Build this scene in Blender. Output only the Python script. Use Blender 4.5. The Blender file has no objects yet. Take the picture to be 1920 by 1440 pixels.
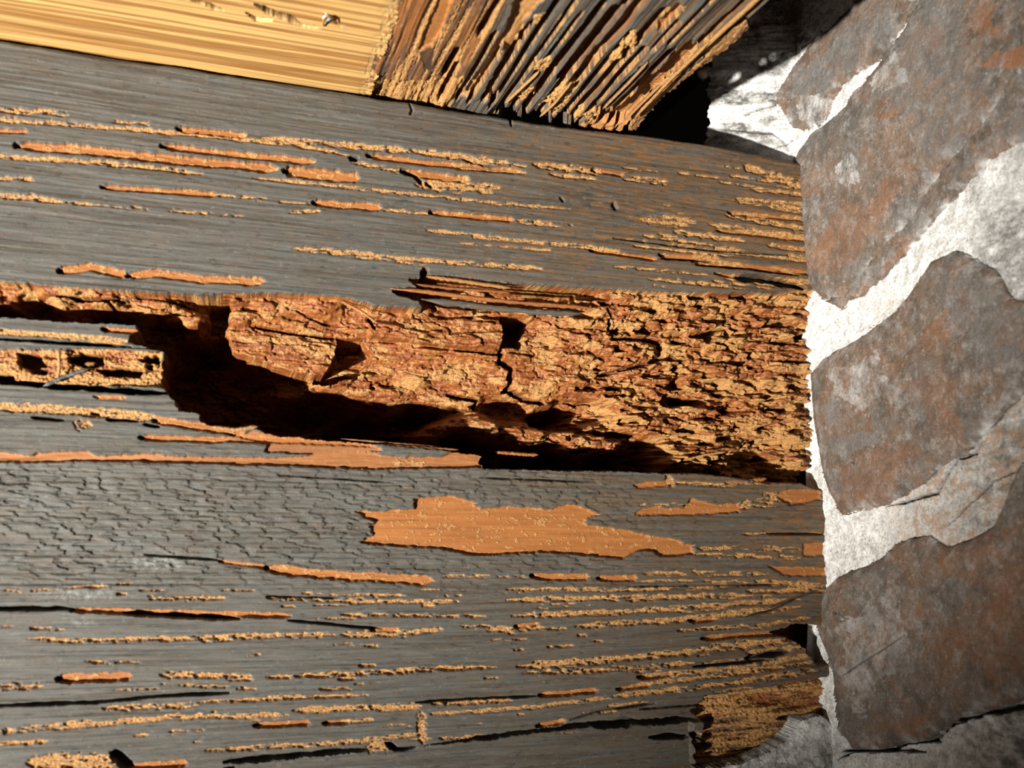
import bpy, math
import numpy as np
from mathutils import Matrix, Vector

# ---------------------------------------------------------------- camera
F = 1703.0                                    # focal length in px of a 1920 px wide frame
XC = np.array([5570, -355, -F]); XC /= np.linalg.norm(XC)
YC = np.array([-535, -219, -F]); YC -= YC.dot(XC) * XC; YC /= np.linalg.norm(YC)
ZC = np.cross(XC, YC)
R = np.array([XC, YC, ZC])                    # camera -> world
CAM = -(R @ np.array([0, 0, -1.0])) * .461
scene = bpy.context.scene
cd = bpy.data.cameras.new('camera'); cam = bpy.data.objects.new('camera', cd)
scene.collection.objects.link(cam)
M4 = Matrix.Identity(4)
for i in range(3):
    for j in range(3): M4[i][j] = R[i][j]
    M4[i][3] = CAM[i]
cam.matrix_world = M4
cd.sensor_width = 36.0; cd.lens = F / 1920 * 36.0; cd.clip_start = .01; cd.clip_end = 20
cd.dof.use_dof = True; cd.dof.focus_distance = .50; cd.dof.aperture_fstop = 9.0
scene.camera = cam

# ---------------------------------------------------------------- world, lamp, exposure
w = bpy.data.worlds.new('crawl_space_air'); scene.world = w; w.use_nodes = True
w.node_tree.nodes['Background'].inputs[0].default_value = (1.0, .85, .7, 1)
w.node_tree.nodes['Background'].inputs[1].default_value = .0015
LPOS = Vector((-1.20, -.92, -.60)); LAIM = Vector((-.155, 0, .08))
ld = bpy.data.lights.new('torch', 'SPOT'); lo = bpy.data.objects.new('torch', ld)
scene.collection.objects.link(lo)
lo.location = LPOS; lo.rotation_euler = (LAIM - LPOS).to_track_quat('-Z', 'Y').to_euler()
ld.energy = 455; ld.color = (1.0, .97, .91); ld.shadow_soft_size = .022
ld.spot_size = math.radians(31.5); ld.spot_blend = 1.0
vs = scene.view_settings
vs.view_transform = 'Standard'; vs.look = 'None'; vs.gamma = 1; vs.exposure = 0.0; vs.use_curve_mapping = False

# ---------------------------------------------------------------- noise
def _h(ix, iy, s):
    n = (ix.astype(np.int64) * 374761393 + iy.astype(np.int64) * 668265263 + s * 1442695041) & 0x7fffffff
    n = ((n ^ (n >> 13)) * 1274126177) & 0x7fffffff
    n = (n ^ (n >> 16)) & 0xffff
    return (n / 65535.0).astype(np.float32)
def vn(x, y, s=0):
    x = np.asarray(x, np.float32); y = np.asarray(y, np.float32)
    ix = np.floor(x); iy = np.floor(y); fx = x - ix; fy = y - iy
    fx = fx * fx * (3 - 2 * fx); fy = fy * fy * (3 - 2 * fy)
    ix = ix.astype(np.int64); iy = iy.astype(np.int64)
    a = _h(ix, iy, s); b = _h(ix + 1, iy, s); c = _h(ix, iy + 1, s); d = _h(ix + 1, iy + 1, s)
    return (a + (b - a) * fx) * (1 - fy) + (c + (d - c) * fx) * fy
def fbm(x, y, s=0, o=4, g=.5):
    r = 0; a = 1; t = 0
    for k in range(o):
        r = r + a * vn(x * 2 ** k + 17.3 * k, y * 2 ** k + 5.1 * k, s + k); t += a; a *= g
    return r / t
def sfbm(x, y, s=0, o=4, g=.5): return fbm(x, y, s, o, g) * 2 - 1
def cells(x, y, s=0):
    """worley: distance to nearest, second nearest, random value of the nearest"""
    ix = np.floor(x).astype(np.int64); iy = np.floor(y).astype(np.int64)
    d1 = np.full(x.shape, 9., np.float32); d2 = d1.copy(); v = np.zeros(x.shape, np.float32)
    for a in (-1, 0, 1):
        for b in (-1, 0, 1):
            cx = ix + a; cy = iy + b
            px = cx + .1 + .8 * _h(cx, cy, s); py = cy + .1 + .8 * _h(cx, cy, s + 7)
            d = np.hypot(px - x, py - y).astype(np.float32); r = _h(cx, cy, s + 13)
            n = d < d1
            d2 = np.where(n, d1, np.minimum(d2, d)); v = np.where(n, r, v); d1 = np.where(n, d, d1)
    return d1, d2, v
def smooth(a, b, x):
    t = np.clip((x - a) / (b - a), 0, 1); return t * t * (3 - 2 * t)

# ---------------------------------------------------------------- a surface sampled on a lattice
MM = .00027                                   # one picture pixel on the beam, in metres
class Surf:
    def __init__(s, x0, x1, y0, y1, pitch, axis, level, fan=False):
        s.p = pitch; s.x0 = x0; s.y0 = y0; s.axis = axis
        s.nx = int((x1 - x0) / pitch) + 1; s.ny = int((y1 - y0) / pitch) + 1
        s.PX, s.PY = np.meshgrid(x0 + np.arange(s.nx) * pitch, y0 + np.arange(s.ny) * pitch); s.fan = fan
        if fan: s.PX = 425 + (s.PX - 425) * (939 - s.PY) / 779.0      # rows follow the joist's grain
        dx = s.PX - 960; dy = 720 - s.PY
        D = [R[k][0] * dx + R[k][1] * dy - R[k][2] * F for k in range(3)]
        t = (level - CAM[axis]) / D[axis]
        s.P = np.stack([CAM[k] + D[k] * t for k in range(3)], -1)
        s.H = np.zeros(s.PX.shape, np.float32)
        s.A = {}
    def attr(s, n):
        if n not in s.A: s.A[n] = np.zeros(s.H.shape, np.float32)
        return s.A[n]
    def win(s, pts, pad):
        a = np.array(pts, float)
        if s.fan: a[:, 0] = 425 + (a[:, 0] - 425) * 779.0 / (939 - a[:, 1]); pad = pad * 1.5 + 4
        i0 = max(0, int((a[:, 1].min() - pad - s.y0) / s.p)); i1 = min(s.ny, int((a[:, 1].max() + pad - s.y0) / s.p) + 2)
        j0 = max(0, int((a[:, 0].min() - pad - s.x0) / s.p)); j1 = min(s.nx, int((a[:, 0].max() + pad - s.x0) / s.p) + 2)
        return (slice(i0, max(i0, i1)), slice(j0, max(j0, j1)))
    def poly(s, pts, jx=0, jy=0, sx=40, sy=4, seed=1):
        W = s.win(pts, abs(jx) + abs(jy) + 3); x = s.PX[W].astype(float); y = s.PY[W].astype(float)
        if jx or jy:
            nx_ = sfbm(x / sx, y / sy, seed, 3); ny_ = sfbm(x / 11, y / 9, seed + 50, 4, .6)
            x = x + jx * nx_; y = y + jy * ny_
        n = len(pts); tot = 0
        for ox, oy in ((-.3, -.1), (.1, -.3), (.3, .1), (-.1, .3)):
            m = np.zeros(x.shape, bool); xs = x + ox * s.p * 1.3; ys = y + oy * s.p * 1.3
            for k in range(n):
                ax, ay = pts[k]; bx, by = pts[(k + 1) % n]
                if ay == by: continue
                m ^= ((ay > ys) != (by > ys)) & (xs < (bx - ax) * (ys - ay) / (by - ay) + ax)
            tot = tot + m
        return W, (tot / 4).astype(np.float32)
    def line(s, pts, w, taper=.12, jag=.35, seed=1, w1=None, dens=1.0, gs=9.0):
        """ragged band along a polyline; dens<1 breaks it up into crumbs"""
        W = s.win(pts, w * 1.6 + 4); x = s.PX[W].astype(float); y = s.PY[W].astype(float)
        L = [0.]
        for a, b in zip(pts[:-1], pts[1:]): L.append(L[-1] + math.hypot(b[0] - a[0], b[1] - a[1]))
        T = L[-1]; bd = np.full(x.shape, 1e9); bt = np.zeros(x.shape); sg = np.zeros(x.shape)
        for k, (a, b) in enumerate(zip(pts[:-1], pts[1:])):
            l = L[k + 1] - L[k]; ux = (b[0] - a[0]) / l; uy = (b[1] - a[1]) / l
            t = np.clip((x - a[0]) * ux + (y - a[1]) * uy, 0, l)
            d = np.hypot(x - a[0] - t * ux, y - a[1] - t * uy)
            n = d < bd; bd = np.where(n, d, bd); bt = np.where(n, (L[k] + t) / T, bt); sg = np.where(n, np.sign((x - a[0]) * uy - (y - a[1]) * ux), sg)
        ww = w if w1 is None else w + (w1 - w) * bt
        ww = ww * np.minimum(1, np.minimum(bt, 1 - bt) / taper + .25) * (1 + jag * (sfbm(x / (gs * 1.9), y / (gs * .7), seed, 3) * 1.6 if gs < 10 else 1.9 * sfbm(bt * T / gs, sg * 7, seed, 4, .65)))
        m = np.clip((ww / 2 - bd) / (.9 * s.p) + .5, 0, 1)
        if dens < 1: m = m * smooth(.04, -.02, fbm(x / 16, y / 3.2, seed + 9, 3) - (.25 + .5 * dens))
        return W, m.astype(np.float32)
    def cut(s, Wm, depth, **at):
        W, m = Wm
        s.H[W] = np.maximum(s.H[W], s.H[W] * (1 - m) + depth * m)
        for k, v in at.items():
            A = s.attr(k); A[W] = A[W] * (1 - m) + v * m
    def put(s, Wm, depth, **at):
        W, m = Wm
        s.H[W] = s.H[W] * (1 - m) + depth * m
        for k, v in at.items():
            A = s.attr(k); A[W] = A[W] * (1 - m) + v * m
    def soften(s, keep=.4):
        H = s.H; K = np.pad(H, 1, mode='edge')
        B = (K[:-2, 1:-1] + K[2:, 1:-1] + K[1:-1, :-2] + K[1:-1, 2:] + 4 * K[1:-1, 1:-1] + .5 * (K[:-2, :-2] + K[2:, 2:] + K[:-2, 2:] + K[2:, :-2])) / 10
        s.H = (H * keep + B * (1 - keep)).astype(np.float32)
    def mesh(s, name, mat, sel, ddir, parent=None, skirt=0.0, H=None, cap=False, scale=MM, attrs=True):
        """sel: cells to keep; the surface moves by H along ddir; skirt closes the sides"""
        H = s.H if H is None else H
        P = s.P + (H * scale)[..., None] * np.array(ddir)
        q = sel[:-1, :-1]
        ii, jj = np.nonzero(q)
        def vid(i, j): return i * s.nx + j
        Q = np.stack([vid(ii, jj), vid(ii + 1, jj), vid(ii + 1, jj + 1), vid(ii, jj + 1)], 1)
        used, inv = np.unique(Q, return_inverse=True); Q = inv.reshape(Q.shape)
        V = P.reshape(-1, 3)[used]
        # face the camera
        a, b, c = V[Q[:, 0]], V[Q[:, 1]], V[Q[:, 2]]
        k = len(Q) // 2
        nrm = np.cross(b[k] - a[k], c[k] - b[k])
        if nrm.dot(CAM - a[k]) < 0: Q = Q[:, ::-1]
        nv = len(V); extraA = used
        if skirt:
            E = np.concatenate([Q[:, [0, 1]], Q[:, [1, 2]], Q[:, [2, 3]], Q[:, [3, 0]]])
            key = E.min(1).astype(np.int64) * nv + E.max(1)
            u, idx, cnt = np.unique(key, return_index=True, return_counts=True)
            B = E[idx[cnt == 1]]
            bv, binv = np.unique(B, return_inverse=True); binv = binv.reshape(B.shape)
            base = s.P.reshape(-1, 3)[used[bv]] + np.array(ddir) * skirt
            V = np.concatenate([V, base]); extraA = np.concatenate([used, used[bv]])
            S = np.stack([B[:, 1], B[:, 0], nv + binv[:, 0], nv + binv[:, 1]], 1)
            Q = np.concatenate([Q, S])
            if cap:
                ci = len(V); V = np.concatenate([V, base.mean(0)[None]]); extraA = np.concatenate([extraA, extraA[-1:]])
                T3 = np.stack([nv + binv[:, 1], nv + binv[:, 0], np.full(len(B), ci), np.full(len(B), ci)], 1)
                capf = T3[:, :3]
            else: capf = None
        else: capf = None
        me = bpy.data.meshes.new(name)
        nq = len(Q); nc = 0 if capf is None else len(capf)
        me.vertices.add(len(V)); me.vertices.foreach_set('co', V.astype(np.float32).ravel())
        li = Q.ravel() if nc == 0 else np.concatenate([Q.ravel(), capf.ravel()])
        me.loops.add(len(li)); me.loops.foreach_set('vertex_index', li.astype(np.int32))
        me.polygons.add(nq + nc)
        ls = np.arange(nq) * 4
        if nc: ls = np.concatenate([ls, nq * 4 + np.arange(nc) * 3])
        me.polygons.foreach_set('loop_start', ls.astype(np.int32))
        me.update(calc_edges=True)
        me.validate()
        if attrs:
            for n, A in s.A.items():
                at = me.attributes.new(n, 'FLOAT', 'POINT')
                at.data.foreach_set('value', A.ravel()[extraA].astype(np.float32))
        me.materials.append(mat)
        me.polygons.foreach_set('use_smooth', np.ones(nq + nc, bool)); me.update()
        o = bpy.data.objects.new(name, me); scene.collection.objects.link(o)
        if parent:
            o.parent = parent; o.matrix_parent_inverse = Matrix.Translation(-parent.location)
        return o

def unproject(px, py, axis, level):
    d = R @ np.array([px - 960, 720 - py, -F]); t = (level - CAM[axis]) / d[axis]
    return CAM + d * t
def empty(name, loc, label=None, cat=None, kind=None):
    o = bpy.data.objects.new(name, None); scene.collection.objects.link(o); o.location = loc
    o.empty_display_size = .02
    if label: o['label'] = label
    if cat: o['category'] = cat
    if kind: o['kind'] = kind
    return o
def raw(name, V, Fc, mat, parent=None, smooth_=True):
    me = bpy.data.meshes.new(name); me.from_pydata([tuple(v) for v in V], [], Fc); me.update()
    me.materials.append(mat)
    for p in me.polygons: p.use_smooth = smooth_
    o = bpy.data.objects.new(name, me); scene.collection.objects.link(o)
    if parent:
        o.parent = parent; o.matrix_parent_inverse = Matrix.Translation(-parent.location)
    return o

# ---------------------------------------------------------------- materials
class NT:
    def __init__(s, name):
        s.m = bpy.data.materials.new(name); s.m.use_nodes = True; s.t = s.m.node_tree; s.n = s.t.nodes
        s.b = s.n['Principled BSDF']
        s.co = s.n.new('ShaderNodeTexCoord').outputs['Object']
    def link(s, a, b): s.t.links.new(a, b)
    def map(s, sc):
        m = s.n.new('ShaderNodeMapping'); m.inputs['Scale'].default_value = sc; s.link(s.co, m.inputs[0]); return m.outputs[0]
    def noise(s, sc, scale=1.0, det=5, rough=.6, dist=0.0):
        n = s.n.new('ShaderNodeTexNoise'); s.link(s.map(sc), n.inputs['Vector'])
        n.inputs['Scale'].default_value = scale; n.inputs['Detail'].default_value = det
        n.inputs['Roughness'].default_value = rough; n.inputs['Distortion'].default_value = dist
        return n.outputs[0]
    def voro(s, sc, feat='DISTANCE_TO_EDGE'):
        n = s.n.new('ShaderNodeTexVoronoi'); n.feature = feat; s.link(s.map(sc), n.inputs['Vector']); n.inputs['Scale'].default_value = 1
        return n.outputs[0]
    def at(s, name):
        n = s.n.new('ShaderNodeAttribute'); n.attribute_name = name; return n.outputs['Fac']
    def ramp(s, f, stops):
        n = s.n.new('ShaderNodeValToRGB'); e = n.color_ramp.elements
        while len(e) < len(stops): e.new(.5)
        for k, (p, c) in enumerate(stops):
            e[k].position = p; e[k].color = (*c, 1) if not isinstance(c, (int, float)) else (c, c, c, 1)
        s.link(f, n.inputs[0]); return n.outputs[0]
    def mix(s, f, a, b, mode='MIX'):
        n = s.n.new('ShaderNodeMix'); n.data_type = 'RGBA'; n.blend_type = mode
        for v, k in ((f, 0), (a, 6), (b, 7)):
            if hasattr(v, 'links'): s.link(v, n.inputs[k])
            elif k == 0: n.inputs[0].default_value = v
            else: n.inputs[k].default_value = (*v, 1)
        return n.outputs[2]
    def math(s, op, a, b=0.0, c=None):
        n = s.n.new('ShaderNodeMath'); n.operation = op
        for v, k in ((a, 0), (b, 1), (c, 2)):
            if v is None: continue
            if hasattr(v, 'links'): s.link(v, n.inputs[k])
            else: n.inputs[k].default_value = v
        return n.outputs[0]
    def done(s, col, rough=.75, bump=None, dist=.0003, spec=.3):
        s.link(col, s.b.inputs['Base Color'])
        if hasattr(rough, 'links'): s.link(rough, s.b.inputs['Roughness'])
        else: s.b.inputs['Roughness'].default_value = rough
        s.b.inputs['Specular IOR Level'].default_value = spec
        if bump is not None:
            n = s.n.new('ShaderNodeBump'); n.inputs['Distance'].default_value = dist; n.inputs['Strength'].default_value = 1
            s.link(bump, n.inputs['Height']); s.link(n.outputs[0], s.b.inputs['Normal'])
        return s.m

def timber(name, g):
    """weathered, insect-eaten timber; g = grain scaling (long, across) as a function"""
    t = NT(name)
    G = lambda l, a: (l, a, a) if g == 'x' else (a, l, a)
    fine = t.noise(G(60, 1500), det=4); mid = t.noise(G(25, 420), det=5); blot = t.noise((45, 45, 45), det=4)
    iso = t.noise((1300, 1300, 1300), det=4, rough=.7); iso2 = t.noise((420, 420, 420), det=5, rough=.65)
    pat = t.mix(t.ramp(fine, [(.3, 0.), (.7, 1.)]), (.036, .034, .028), (.092, .089, .077))
    pat = t.mix(t.ramp(blot, [(.35, 0.), (.7, .5)]), pat, (.058, .066, .064))
    pat = t.mix(t.ramp(t.noise(G(14, 300), det=3), [(.50, 0.), (.62, .55)]), pat, (.030, .026, .020))
    pat = t.mix(t.math('MULTIPLY', t.at('brown'), t.ramp(mid, [(.35, 0.), (.6, 1.)])), pat, (.082, .048, .022))
    pat = t.mix(t.math('MULTIPLY', t.at('rust'), t.ramp(t.noise(G(90, 500), det=5), [(.48, 0.), (.60, 1.)])), pat, (.135, .062, .020))
    pat = t.mix(t.ramp(t.noise((900, 900, 900), det=3), [(.66, 0.), (.76, .4)]), pat, (.15, .145, .13))
    pat = t.mix(t.ramp(t.noise(G(160, 620), det=4, rough=.7), [(.56, 0.), (.68, .75)]), pat, (.016, .015, .012))
    pat = t.mix(t.ramp(t.noise(G(330, 640), det=3), [(.60, 0.), (.72, .5)]), pat, (.135, .130, .110))
    ora = t.mix(t.ramp(mid, [(.3, 0.), (.7, 1.)]), (.20, .068, .015), (.30, .112, .027))
    ora = t.mix(t.ramp(iso2, [(.55, 0.), (.75, .6)]), ora, (.42, .20, .065))
    fra = t.mix(t.ramp(iso, [(.35, 0.), (.65, 1.)]), (.24, .095, .022), (.56, .32, .11))
    co1 = t.mix(t.ramp(mid, [(.3, 0.), (.7, 1.)]), (.10, .025, .007), (.25, .074, .019))
    core = t.mix(t.ramp(t.noise((110, 260, 330) if g == 'x' else (330, 110, 260), det=6, rough=.75), [(.50, 0.), (.60, 1.)]), co1, (.32, .145, .042))
    core = t.mix(t.ramp(iso2, [(.62, 0.), (.7, .5)]), core, (.05, .02, .01))
    c = t.mix(t.at('core'), pat, core); c = t.mix(t.at('orange'), c, ora); c = t.mix(t.at('frass'), c, fra)
    c = t.mix(t.at('dark'), c, (.018, .015, .013))
    c = t.mix(t.math('MULTIPLY', t.at('chalk'), t.ramp(iso2, [(.45, 0.), (.65, 1.)])), c, (.22, .22, .21))
    b = t.math('ADD', t.math('MULTIPLY', fine, .55), t.math('MULTIPLY', iso, t.math('MULTIPLY_ADD', t.at('frass'), 1.5, .35)))
    b = t.math('ADD', b, t.math('MULTIPLY', t.math('MULTIPLY', t.at('core'), iso2), 1.6))
    r = t.math('MULTIPLY_ADD', t.at('core'), -.25, .62)
    return t.done(c, r, b, .00045, .35)
m_beam = timber('weathered_beam_wood', 'x'); m_joist = timber('chewed_joist_wood', 'y')

def yellow_wood():
    t = NT('yellow_pine')
    g = t.noise((3.5, 400, 400), det=2, dist=.1, rough=.4); g2 = t.noise((30, 2200, 900), det=2)
    c = t.mix(t.ramp(g, [(.44, 0.), (.55, 1.)]), (.48, .28, .095), (.22, .092, .020))
    c = t.mix(t.ramp(g2, [(.4, 0.), (.8, .5)]), c, (.56, .38, .15))
    c = t.mix(t.at('frass'), c, (.40, .25, .10)); c = t.mix(t.at('dark'), c, (.03, .015, .008))
    c = t.mix(t.at('orange'), c, (.22, .10, .03))
    return t.done(c, .5, t.math('ADD', g, t.math('MULTIPLY', g2, .5)), .0004, .35)
m_yel = yellow_wood()

def stone(name, base, base2, rust, lime):
    t = NT(name)
    big = t.noise((38, 38, 38), det=6, rough=.65); mid = t.noise((120, 120, 120), det=7, rough=.72)
    fine = t.noise((700, 700, 700), det=5, rough=.7); big2 = t.noise((60, 60, 60), det=5, rough=.6, dist=.6)
    c = t.mix(t.ramp(big, [(.42, 0.), (.58, 1.)]), base, base2)
    c = t.mix(t.ramp(t.noise((90, 90, 90), det=7, rough=.7, dist=.5), [(.42, .75), (.54, 0.)]), c, (.070, .052, .038))
    c = t.mix(t.math('MULTIPLY', t.ramp(big2, [(.50, 0.), (.60, 1.)]), rust), c, (.19, .095, .048))
    c = t.mix(t.ramp(mid, [(.35, 0.), (.75, .55)]), c, (.060, .048, .038))
    l = t.ramp(t.noise((110, 110, 110), det=9, rough=.82, dist=.3), [(.50, 0.), (.66, 1.)])
    c = t.mix(t.math('MULTIPLY', l, lime), c, (.31, .295, .275))
    c = t.mix(t.ramp(t.noise((420, 420, 420), det=6, rough=.85), [(.57, 0.), (.68, .8)]), c, (.42, .41, .39))
    c = t.mix(t.math('MULTIPLY', t.at('lime'), t.ramp(mid, [(.40, 0.), (.62, 1.)])), c, (.50, .49, .47))
    c = t.mix(t.math('MULTIPLY', t.at('rust'), t.ramp(mid, [(.38, .15), (.60, .9)])), c, (.22, .096, .042))
    c = t.mix(t.math('MULTIPLY', t.at('grey'), t.ramp(mid, [(.35, .2), (.65, .85)])), c, (.150, .148, .142))
    c = t.mix(t.ramp(fine, [(.3, .6), (.5, 0.)]), c, (.045, .036, .028))
    c = t.mix(t.at('dark'), c, (.03, .028, .025))
    return t.done(c, .62, t.math('ADD', t.math('MULTIPLY', mid, 2.2), fine), .0005, .4)
m_brick = stone('limewashed_brick', (.128, .112, .096), (.180, .120, .082), .6, .66)
def mortar():
    t = NT('lime_mortar')
    fine = t.noise((900, 900, 900), det=5, rough=.75); mid = t.noise((160, 160, 160), det=7, rough=.72)
    c = t.mix(t.ramp(mid, [(.35, 0.), (.6, 1.)]), (.46, .45, .42), (.90, .89, .86))
    c = t.mix(t.ramp(fine, [(.36, .8), (.47, 0.)]), c, (.22, .16, .10))
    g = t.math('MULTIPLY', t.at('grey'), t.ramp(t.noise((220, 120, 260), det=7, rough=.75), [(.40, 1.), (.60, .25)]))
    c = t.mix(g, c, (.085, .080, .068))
    c = t.mix(t.math('MULTIPLY', t.at('rust'), t.ramp(mid, [(.45, 0.), (.55, 1.)])), c, (.30, .17, .09))
    c = t.mix(t.at('dark'), c, (.03, .028, .025))
    return t.done(c, .9, t.math('ADD', t.math('MULTIPLY', mid, 2.5), fine), .0007, .2)
m_mortar = mortar()
def plain(name, c1, c2, sc=(60, 60, 60), rough=.8):
    t = NT(name); n = t.noise(sc, det=5)
    return t.done(t.mix(t.ramp(n, [(.35, 0.), (.65, 1.)]), c1, c2), rough, n, .0005)
m_unlit = plain('unlit_dark_masonry', (.03, .027, .024), (.06, .055, .05))  # near-black colour stands in for shade in the void behind the beam
m_nail = plain('galvanised_nail', (.35, .40, .45), (.55, .60, .65), (300, 300, 300), .4)
m_subfloor = plain('dark_floorboard', (.05, .032, .02), (.09, .06, .04), (10, 300, 300))

# ---------------------------------------------------------------- the big beam
PITCH = 1.3
S = Surf(-60, 1600, 60, 1500, PITCH, 1, 0.0)
U = S.P[..., 0] / MM; V = -S.P[..., 2] / MM          # along and across the grain, in px
PX, PY = S.PX, S.PY
# grain lifts towards the lower right corner and swirls past a small knot
bendr = smooth(900, 1550, PX) * smooth(1040, 1300, PY) * (1 - smooth(1330, 1480, PY)) * 60
Vg = V + bendr + 5 * sfbm(U / 420, V / 140, 3) + 14 * np.exp(-((PX - 1150) / 120) ** 2 - ((PY - 372) / 34) ** 2) * np.sign(PY - 372)
grain = sfbm(U / 210, Vg / 5.2, 11, 4) * .9 + sfbm(U / 90, Vg / 2.3, 12, 2) * .45
S.H += grain * (1.2 + .5 * smooth(900, 1300, PX)) + .9 * sfbm(U / 600, Vg / 4.2, 15, 2)
S.H += sfbm(U / 300, Vg / 40, 14, 3) * 3.0
# shingle-like lifted fibres of the lower half
row = np.floor(Vg / 8.5 + .7 * sfbm(U / 60, Vg / 20, 21)); rr = _h(row.astype(np.int64), (row * 0).astype(np.int64), 5)
ph = U / (34 + 30 * rr) + rr * 9 + 1.3 * fbm(U / 40, Vg / 7, 22, 3); fr = ph - np.floor(ph)
amp = smooth(820, 900, PY) * (1 - smooth(1060, 1130, PY)) * .9 + .07
amp = amp * (1 - .75 * smooth(1050, 1250, PX)) * (.4 + .9 * fbm(U / 90, V / 50, 23, 2))
S.H += amp * (smooth(0.0, .06, fr) * 2.6 - 2.6 * smooth(.06, 1, fr) + 1.4 * smooth(.55, 1, Vg / 8.5 - np.floor(Vg / 8.5)))
for n in ('orange', 'frass', 'core', 'dark', 'brown', 'rust', 'chalk'): S.attr(n)
S.A['brown'] += .18 + .82 * smooth(640, 1350, PX) * (1 - smooth(500, 1500, PY) * .5)
S.A['rust'] += smooth(700, 1250, PX) * (1 - smooth(470, 560, PY)) * .7 + .10
S.A['rust'] = np.maximum(S.A['rust'], smooth(1300, 1500, PX) * .9)
S.A['chalk'] += np.exp(-((PX - 280) / 70) ** 2 - ((PY - 1055) / 14) ** 2) + .9 * np.exp(-((PX - 150) / 70) ** 2 - ((PY - 1115) / 10) ** 2) + .5 * np.exp(-((PX - 150) / 30) ** 2 - ((PY - 1165) / 10) ** 2)
S.A['dark'] += .45 * np.exp(-((PX - 1100) / 130) ** 2 - ((PY - 372) / 22) ** 2) * (fbm(PX / 20, PY / 8, 31) > .45)
sd = [100]
def seed(): sd[0] += 3; return sd[0]
crumb = sfbm(PX / 3.2, PY / 2.6, 41, 3, .7)
def tun(pts, w, d=9, jag=.22, w1=None, tone=1.0):
    W, m = S.line(pts, w, .05, jag, seed(), w1, gs=16)
    S.cut((W, m), d + .8 * sfbm(PX[W] / 30, PY[W] / 5, seed(), 2), orange=tone, frass=0)
    k = (m > .4) & (fbm(PX[W] / 12, PY[W] / 5, seed(), 3) > .62); S.A['frass'][W] = np.where(k, .7, S.A['frass'][W])
    # the blunt dark end of the gallery
    e = pts[0]; S.cut(S.line([(e[0] - 5, e[1] - 1), (e[0] + 5, e[1] + 1)], w * .55, .3, .5, seed()), d + 9, dark=.5)
def fra(pts, w, d=5, dens=.75, jag=.6, w1=None):
    W, m = S.line(pts, w * 1.15, .1, jag, seed(), w1, dens, gs=7)
    S.cut((W, m), d + 1.2 * crumb[W], frass=.15 + .85 * smooth(.28, .5, fbm(PX[W] / 5, PY[W] / 2.2, seed(), 3, .6)), orange=.35)
def crk(pts, w, d=22, jag=.5, w1=None, dk=.6):
    S.cut(S.line(pts, w, .15, jag, seed(), w1, gs=34), d, dark=dk, frass=0, orange=0)

# galleries, frass lines and cracks above the cavity
for p, ww in [([(30, 272), (160, 281), (330, 300), (520, 317)], 17), ([(535, 320), (672, 334)], 20), ([(305, 274), (400, 285), (590, 303)], 13),
              ([(335, 241), (462, 253)], 10), ([(-60, 242), (50, 246)], 8), ([(193, 350), (405, 364)], 10), ([(590, 380), (715, 389)], 14),
              ([(810, 398), (962, 412)], 11), ([(692, 292), (800, 305), (975, 321)], 12), ([(755, 321), (880, 338)], 13), ([(1115, 318), (1168, 329)], 8),
              ([(1240, 478), (1345, 484)], 8), ([(1110, 469), (1230, 486)], 8), ([(1370, 398), (1520, 412)], 8), ([(1350, 432), (1520, 450)], 7), ([(1300, 488), (1530, 512)], 9), ([(1345, 513), (1450, 528)], 7)]:
    tun(p, ww)
for p in [[(112, 508), (165, 500), (235, 514)], [(240, 516), (292, 511), (372, 523), (495, 528)]]: tun(p, 15, 7)
for p, ww, dn in [([(-60, 203), (60, 209), (130, 215)], 9, .8), ([(-60, 218), (60, 228), (200, 238), (400, 256), (560, 272), (660, 293)], 6.5, .95), ([(490, 259), (560, 263), (700, 276), (850, 292), (985, 312)], 9, .85),
        ([(-60, 288), (60, 296), (200, 306), (380, 326)], 7, .95), ([(475, 333), (600, 345), (760, 362), (920, 380), (1070, 392)], 5, .8), ([(-60, 364), (50, 370), (115, 379)], 9, .9),
        ([(115, 379), (260, 390), (460, 406)], 4, .5), ([(-60, 329), (65, 337)], 6, .5), ([(405, 365), (500, 373)], 4, .6), ([(717, 392), (810, 400)], 5, .7),
        ([(800, 431), (900, 443), (960, 449), (1080, 461), (1160, 470)], 6, .85), ([(1000, 308), (1060, 314), (1125, 324)], 10, .9), ([(1030, 326), (1115, 336)], 6, .8), ([(780, 345), (870, 350), (935, 352)], 15, .8),
        ([(850, 314), (985, 324)], 6, .8), ([(545, 465), (640, 472), (800, 489), (1025, 504)], 7, .75), ([(600, 473), (800, 497)], 3.5, .6), ([(965, 413), (1080, 426)], 7, .55), ([(660, 305), (760, 322)], 6, .5),
        ([(1200, 410), (1290, 422)], 7, .8), ([(1262, 434), (1395, 452)], 8, .8), ([(1200, 440), (1320, 458)], 5, .6), ([(1240, 458), (1520, 490)], 5, .85), ([(1380, 372), (1520, 384)], 6, .9),
        ([(1395, 312), (1500, 350)], 13, .75), ([(1360, 402), (1520, 430)], 9, .85), ([(1330, 420), (1520, 446)], 6, .8), ([(1180, 460), (1400, 484)], 4, .7), ([(1150, 500), (1330, 515)], 4, .5), ([(1360, 522), (1530, 530)], 8, .9),
        ([(1400, 352), (1520, 366)], 6, .6), ([(1440, 385), (1530, 395)], 7, .9), ([(1440, 460), (1530, 470)], 7, .9), ([(210, 228), (300, 233)], 5, .5), ([(860, 455), (1040, 470)], 3, .5), ([(430, 372), (600, 384)], 3, .4), ([(540, 398), (600, 396)], 5, .6)]:
    fra(p, ww, dens=dn)
rng = np.random.RandomState(4)
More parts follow.
